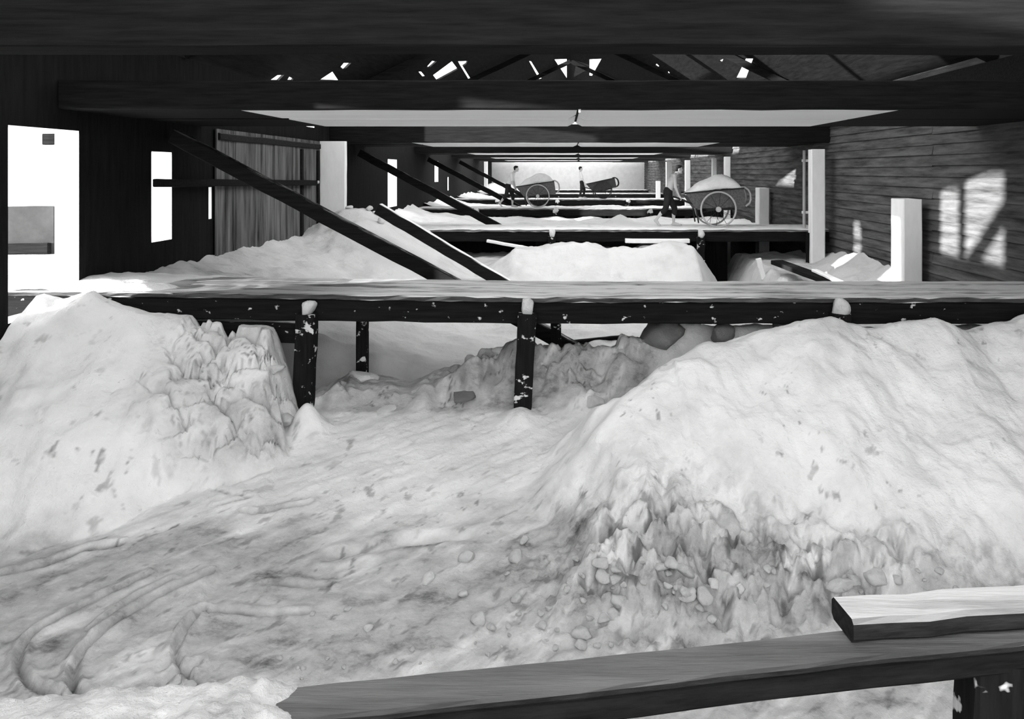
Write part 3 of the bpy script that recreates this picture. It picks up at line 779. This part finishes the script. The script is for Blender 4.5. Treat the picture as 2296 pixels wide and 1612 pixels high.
# broken slabs in the hollow under the nearest walkway
dark_lumps = [make_lump_mesh(40+i, M['crustdark'], .8) for i in range(4)]  # dark crust; the under-walkway pair uses it to paint deck shade
sl = [(1056, 806, 9.6, .10, 'small rounded salt lump on the broken ridge left of the middle post'), (1128, 790, 9.5, .16, 'upright salt block against the left side of the middle post'),
      (1475, 756, 9.45, .40, 'large dark salt boulder under the nearest walkway right of the middle post'), (1340, 800, 9.45, .14, 'salt block on the broken ridge, left of two beside the dark boulder'),
      (1400, 790, 9.4, .13, 'salt block on the broken ridge, right of two beside the dark boulder'), (1325, 900, 9.0, .20, 'angular salt block sunk in the hollow right of the middle post'),
      (820, 850, 9.5, .22, 'grey crusted salt block in the hollow right of the left post'), (1040, 880, 9.15, .26, 'dark crusted salt slab in the hollow between the two front posts'), (870, 920, 9.0, .24, 'low grey salt slab in the hollow between the two front posts'),
      (1620, 755, 9.3, .24, 'dark salt crust showing under the nearest walkway, left of two'), (1770, 738, 9.25, .24, 'dark salt crust showing under the nearest walkway, right of two'),
      (560, 900, 8.35, .22, 'angular crusted block in the inner face of the left heap, lower one'), (600, 830, 8.5, .18, 'angular crusted block in the inner face of the left heap, upper one'), (640, 940, 8.3, .13, 'small crusted block at the foot of the left post')]
for i, (x, y, d, sz, l) in enumerate(sl):
    p = at(x, y, d)
    lump(p, (sz*1.5, sz*.8, sz*.42) if 'slab' in l else (sz*1.2, sz*.8, sz*.85), l, None, dark_lumps[i % 4] if 'dark ' in l and 'beside' not in l else lump_meshes[i % 8], (rnd.uniform(-.3, .3), rnd.uniform(-.3, .3), rnd.uniform(0, 6)), 'salt_block')
for i, (x, y, d, sz) in enumerate([(783, 482, 18.2, .11), (826, 484, 18.0, .12), (842, 474, 18.1, .10), (856, 470, 17.6, .13), (900, 478, 18.3, .09), (930, 486, 18.4, .10)]):
    X_, Y_ = (x-VX)*d/F, d
    lump((X_, Y_, H2(X_, Y_)+sz*.3), sz, 'white salt clod on the salt mound burying the left end of the second walkway', 'salt clods on the left mound', white_lumps[i % 5])

# ------------------------------------------------------------------ carts
def cart(name, loc, rot, body_mat, label, rim_mat='rim'):
    e = empty(name, loc, (0, rot, 0)); tag(e, label, 'cart', 'two-wheeled salt carts')
    A, B_, C_, D_ = (-.87, .915), (.70, 1.05), (.745, .53), (-.58, .50)
    bm = bmesh.new(); t = .03
    def shell(hw_top, hw_bot, inset):
        ps = [(A[0]+inset, A[1]), (B_[0]-inset, B_[1]), (C_[0]-inset, C_[1]+inset), (D_[0]+inset, D_[1]+inset)]
        out = []
        for sgn in (-1, 1):
            out.append([bm.verts.new((x, sgn*((hw_top if i < 2 else hw_bot)-inset), z)) for i, (x, z) in enumerate(ps)])
        return out
    o_, i_ = shell(.37, .30, 0), shell(.37, .30, t)
    for k in range(4):
        if k == 0: continue
        bm.faces.new((o_[0][k], o_[0][(k+1) % 4], o_[1][(k+1) % 4], o_[1][k]))
        bm.faces.new((i_[0][k], i_[1][k], i_[1][(k+1) % 4], i_[0][(k+1) % 4]))
    for s_ in (0, 1): bm.faces.new(o_[s_]); bm.faces.new(i_[s_])
    ring_o = [o_[0][0], o_[0][1], o_[1][1], o_[1][0]]; ring_i = [i_[0][0], i_[0][1], i_[1][1], i_[1][0]]
    for k in range(4): bm.faces.new((ring_o[k], ring_o[(k+1) % 4], ring_i[(k+1) % 4], ring_i[k]))
    bmesh.ops.recalc_face_normals(bm, faces=bm.faces)
    obj('tub', bm, body_mat, e)
    bm = bmesh.new(); tube_bm(bm, [(A[0], -.38, A[1]), (B_[0], -.38, B_[1]), (B_[0], .38, B_[1]), (A[0], .38, A[1])], .018, 6, closed=True); obj('rim_rail', bm, M['iron'], e)
    for s_ in (-1, 1):
        bm = bmesh.new(); n = 48; r0 = .465
        rg = []
        for k in range(n):
            a_ = 2*math.pi*k/n
            rg.append([bm.verts.new(((r0+dr_)*math.cos(a_), s_*.45+dy, .485+(r0+dr_)*math.sin(a_))) for dr_, dy in ((-.022, -.02), (.02, -.025), (.02, .025), (-.022, .02))])
        for k in range(n):
            for q in range(4): bm.faces.new((rg[k][q], rg[k][(q+1) % 4], rg[(k+1) % n][(q+1) % 4], rg[(k+1) % n][q]))
        bmesh.ops.recalc_face_normals(bm, faces=bm.faces)
        wh = obj('wheel', bm, M[rim_mat], e, None, True)
        bm = bmesh.new(); tube_bm(bm, [(0, s_*.40, .485), (0, s_*.43, .485), (0, s_*.50, .485), (0, s_*.505, .485)], [.05, .075, .07, .03], 14); obj('hub', bm, M['rim'] if rim_mat == 'rim' else M['iron'], wh)
        bm = bmesh.new()
        for k in range(10):
            a_ = 2*math.pi*(k+.3)/10
            tube_bm(bm, [(.06*math.cos(a_), s_*.45, .485+.06*math.sin(a_)), (.45*math.cos(a_), s_*.45, .485+.45*math.sin(a_))], .006, 5)
        obj('spokes', bm, M['iron'], wh)
        bm = bmesh.new(); tube_bm(bm, [(-.50, s_*.24, .57), (-.75, s_*.24, .66), (-.98, s_*.24, .76), (-1.12, s_*.24, .80)], .022, 8); obj('handle', bm, M['iron'], e)
        bm = bmesh.new(); tube_bm(bm, [(-.56, s_*.26, .52), (-.53, s_*.27, .30), (-.50, s_*.28, .11)], .02, 6); obj('prop_leg', bm, M['iron'], e)
        bm = bmesh.new(); tube_bm(bm, [(.62, s_*.27, 1.07), (.74, s_*.27, 1.07), (.84, s_*.27, 1.0), (.89, s_*.27, .90), (.905, s_*.27, .74), (.87, s_*.27, .64), (.77, s_*.27, .56)], .026, 8); obj('front_hoop', bm, M[rim_mat], e)
        bm = bmesh.new(); timber_bm(bm, (-.3, s_*.29, .47), (.5, s_*.29, .50), .04, .07, seg=2, wob=0); bmesh.ops.recalc_face_normals(bm, faces=bm.faces); obj('axle_bearer', bm, M['iron'], e)
    bm = bmesh.new(); tube_bm(bm, [(0, -.47, .485), (0, .47, .485)], .025, 8); obj('axle', bm, M['iron'], e)
    return e
def load(loc, rot, label):
    us = np.linspace(-.86, .69, 60); vs_ = np.linspace(-.355, .355, 30); U, V = np.meshgrid(us, vs_)
    topz = .915+(U+.87)*(.135/1.57)
    prof = np.interp(U, [-.86, -.72, -.5, -.2, 0, .2, .35, .52, .62, .69], [0, .10, .27, .37, .45, .44, .38, .27, .14, -.02])
    Zl = topz-.03+prof*np.clip(1-(V/.36)**2, 0, 1)**.55+.015*fbm(U*6, V*6, 3, 9)
    o = grid_mesh('salt_load', us, vs_, Zl, M['saltfar']); o.location = loc; o.rotation_euler = (0, rot, 0)
    so = o.modifiers.new('thickness', 'SOLIDIFY'); so.thickness = .02
    return tag(o, label, 'salt load', 'salt loads in the carts')
c1 = (4.147, 20.65, .0); c2 = (-1.0, 31.45, .0); c3 = (2.26, 41.6, .0)
cart('handcart', c1, 0, M['cart'], 'nearest two-wheeled cart heaped with salt, pushed by the bare-chested man')
load(c1, 0, 'white salt heaped in the nearest cart')
cart('handcart', c2, -.06, M['cart'], 'second two-wheeled cart heaped with salt, pushed by the man in white')
load(c2, -.06, 'white salt heaped in the cart pushed by the man in white')
cart('handcart', c3, -.13, M['cartdark'], 'dark empty cart tipped up near the end wall', 'iron')

# ------------------------------------------------------------------ people
def cap(bm, p0, p1, r0, r1, n=12):
    p0 = Vector(p0); p1 = Vector(p1); ax = p1-p0; L = max(ax.length, 1e-4)
    rings = [(-r0*.95, r0*.3), (-r0*.7, r0*.71), (0, r0)]
    rings += [(L*t, r0+(r1-r0)*t) for t in (.33, .66)]
    rings += [(L, r1), (L+r1*.7, r1*.71), (L+r1*.95, r1*.3)]
    t = ax/L; s_ = t.orthogonal().normalized(); q = t.cross(s_)
    rg = [[bm.verts.new(p0+t*h+s_*(r*math.cos(2*math.pi*k/n))+q*(r*math.sin(2*math.pi*k/n))) for k in range(n)] for h, r in rings]
    fs_ = []
    for i in range(len(rg)-1):
        for k in range(n): fs_.append(bm.faces.new((rg[i][k], rg[i][(k+1) % n], rg[i+1][(k+1) % n], rg[i+1][k])))
    fs_.append(bm.faces.new(rg[0][::-1])); fs_.append(bm.faces.new(rg[-1]))
    bmesh.ops.recalc_face_normals(bm, faces=fs_)
def ell(bm, c, r, rot=0, cut=None):
    m_ = Matrix.Translation(c) @ Matrix.Rotation(rot, 4, 'Y') @ Matrix.Diagonal((r[0], r[1], r[2], 1))
    res = bmesh.ops.create_icosphere(bm, subdivisions=3, radius=1, matrix=m_)
    return res['verts']
def skinned(name, bm, mat, parent, voxel, smooth=4):
    o = obj(name, bm, mat, parent, None, True)
    r = o.modifiers.new('merge', 'REMESH'); r.mode = 'VOXEL'; r.voxel_size = voxel; r.use_smooth_shade = True
    sm = o.modifiers.new('smooth', 'SMOOTH'); sm.iterations = smooth; sm.factor = .5
    return o
def person(loc, J, label, shirt=None, vox=.009, shorts=True):
    e = empty('person', loc); tag(e, label, 'person')
    P = {k: Vector(v) for k, v in J.items()}
    bm = bmesh.new()
    pel, chest, neck, head = P['pelvis'], P['chest'], P['neck'], P['head']
    for s_ in (-1, 1):
        y = Vector((0, s_, 0))
        cap(bm, pel+y*.07, pel.lerp(chest, .5)+y*.06, .105, .09); cap(bm, pel.lerp(chest, .5)+y*.06, chest+y*.075, .09, .108)
        cap(bm, chest+y*.075, neck+y*.06+Vector((0, 0, -.04)), .105, .06)
    cap(bm, neck+Vector((0, 0, -.03)), head+Vector((-.02, 0, -.06)), .056, .05)
    up = (head-neck).normalized(); tl = J.get('tilt', 0) if isinstance(J.get('tilt', 0), float) else 0
    ell(bm, head+Vector((-.005, 0, .025)), (.098, .077, .100)); ell(bm, head+Vector((.028, 0, -.045)), (.062, .056, .075))
    cap(bm, head+Vector((.085, 0, .02)), head+Vector((.108, 0, -.022)), .010, .015)          # nose
    cap(bm, head+Vector((.062, -.03, .038)), head+Vector((.062, .03, .038)), .020, .020)    # brow
    cap(bm, head+Vector((.078, -.018, -.062)), head+Vector((.078, .018, -.062)), .010, .010) # lips
    ell(bm, head+Vector((.07, 0, -.098)), (.024, .026, .02))                                 # chin
    for s_ in (-1, 1):
        ell(bm, head+Vector((-.005, s_*.078, -.005)), (.02, .012, .032))                      # ears
        ell(bm, head+Vector((.060, s_*.036, -.02)), (.022, .02, .022))
        sh = P['shoulder']+Vector((0, s_*.18, 0)); el = P['elbow%d' % s_]; wr = P['wrist%d' % s_]; hd = P['hand%d' % s_]
        cap(bm, neck+Vector((-.01, s_*.04, -.05)), sh, .055, .062); cap(bm, sh, el, .054, .040); cap(bm, el, wr, .041, .028)
        cap(bm, wr, hd, .028, .030)
        # palm and curled fingers closing on the bar
        f = (hd-wr).normalized(); across = Vector((0, 1, 0))
        pal = hd+f*.03; cap(bm, hd, pal, .030, .026)
        dn = f.cross(across).normalized(); dn = dn if dn.z < 0 else -dn
        for q in range(4):
            off = (q-1.5)*.019; ln = (.036, .042, .040, .032)[q]
            k0 = pal+dn*(.0)+across*off+f*.02; k1 = k0+f*ln*.6+dn*ln*.55; k2 = k1+dn*ln*.6-f*ln*.25
            cap(bm, k0, k1, .0095, .0088, 8); cap(bm, k1, k2, .0088, .0075, 8)
        t0 = hd+across*(-s_*.026)+f*.005; t1 = t0+across*(-s_*.018)+f*.03+dn*.012; cap(bm, t0, t1, .011, .0095, 8); cap(bm, t1, t1+f*.018+dn*.02, .0095, .008, 8)
        hip = pel+Vector((0, s_*.09, -.02)); kn = P['knee%d' % s_]; an = P['ankle%d' % s_]; toe = P['toe%d' % s_]
        cap(bm, hip, kn, .088, .058); cap(bm, kn, kn.lerp(an, .35)+Vector((-.015, 0, 0)), .055, .056); cap(bm, kn.lerp(an, .35)+Vector((-.015, 0, 0)), an, .055, .034)
        heel = an+(an-kn).normalized()*.045+(an-toe).normalized()*.02
        cap(bm, an, heel, .036, .032); cap(bm, heel, toe, .034, .030); cap(bm, an, toe.lerp(an, .35), .034, .032)
        cap(bm, toe+Vector((0, -.022, 0)), toe+Vector((.03, .022, -.004)), .022, .02)
    body = skinned('body', bm, M['skin'], e, vox)
    bm = bmesh.new()                                                                            # hair
    ell(bm, head+Vector((-.018, 0, .050)), (.100, .083, .086)); ell(bm, head+Vector((-.05, 0, .01)), (.060, .078, .08)); cap(bm, head+Vector((.055, -.03, .095)), head+Vector((.055, .03, .095)), .024, .024)
    skinned('hair', bm, M['hair'], e, .011, 2)
    bm = bmesh.new()                                                                            # trousers
    for s_ in (-1, 1):
        y = Vector((0, s_, 0))
        cap(bm, pel+y*.07+Vector((0, 0, .06)), pel+y*.085+Vector((0, 0, -.06)), .115, .12)
        hip = pel+Vector((0, s_*.09, -.04)); kn = P['knee%d' % s_]; an = P['ankle%d' % s_]
        cap(bm, hip, kn, .108, .082); end = kn.lerp(an, .35 if shorts else .9); cap(bm, kn, end, .078, .074 if shorts else .055)
    skinned('trousers', bm, M['trousers'], e, .012)
    if shirt:
        bm = bmesh.new()
        for s_ in (-1, 1):
            y = Vector((0, s_, 0))
            cap(bm, pel+y*.07+Vector((0, 0, .08)), pel.lerp(chest, .5)+y*.06, .118, .112); cap(bm, pel.lerp(chest, .5)+y*.06, chest+y*.075, .112, .125)
            cap(bm, chest+y*.075, neck+y*.06+Vector((0, 0, -.05)), .12, .07)
            sh = P['shoulder']+Vector((0, s_*.18, 0)); el = P['elbow%d' % s_]
            cap(bm, sh, sh.lerp(el, .8), .07, .058); cap(bm, neck+Vector((-.01, s_*.04, -.05)), sh, .068, .072)
        skinned('shirt', bm, M['shirt'], e, .012)
    return e
J1 = dict(pelvis=(0, 0, .91), chest=(.10, 0, 1.22), neck=(.19, 0, 1.43), head=(.30, 0, 1.55), shoulder=(.15, 0, 1.38))
J1.update({'elbow-1': (.17, -.25, 1.07), 'wrist-1': (.26, -.24, .85), 'hand-1': (.30, -.24, .79), 'elbow1': (.22, .26, 1.08), 'wrist1': (.28, .24, .85), 'hand1': (.31, .24, .79),
           'knee-1': (-.07, -.10, .50), 'ankle-1': (-.33, -.10, .19), 'toe-1': (-.25, -.10, .045), 'knee1': (.20, .10, .49), 'ankle1': (.17, .10, .09), 'toe1': (.36, .10, .035)})
person((2.86, 20.65, 0), J1, 'bare-chested man in dark knee-length trousers leaning forward, pushing the nearest salt cart')
J2 = dict(J1); J2.update(head=(.34, 0, 1.60), neck=(.22, 0, 1.46), chest=(.13, 0, 1.24))
person((-2.27, 31.45, 0), J2, 'man in a white shirt bent forward, pushing the second salt cart', True, .012)
J3 = dict(pelvis=(0, 0, .92), chest=(-.05, 0, 1.24), neck=(-.08, 0, 1.47), head=(-.06, 0, 1.63), shoulder=(-.08, 0, 1.41))
J3.update({'elbow-1': (.02, -.25, 1.10), 'wrist-1': (.16, -.24, .84), 'hand-1': (.21, -.24, .75), 'elbow1': (.02, .25, 1.10), 'wrist1': (.16, .24, .84), 'hand1': (.21, .24, .75),
           'knee-1': (-.02, -.10, .50), 'ankle-1': (-.12, -.10, .09), 'toe-1': (.06, -.10, .035), 'knee1': (.14, .10, .50), 'ankle1': (.10, .10, .09), 'toe1': (.28, .10, .035)})
person((1.04, 41.6, 0), J3, 'dark-haired man in a white shirt standing behind the tipped dark cart', True, .012, False)
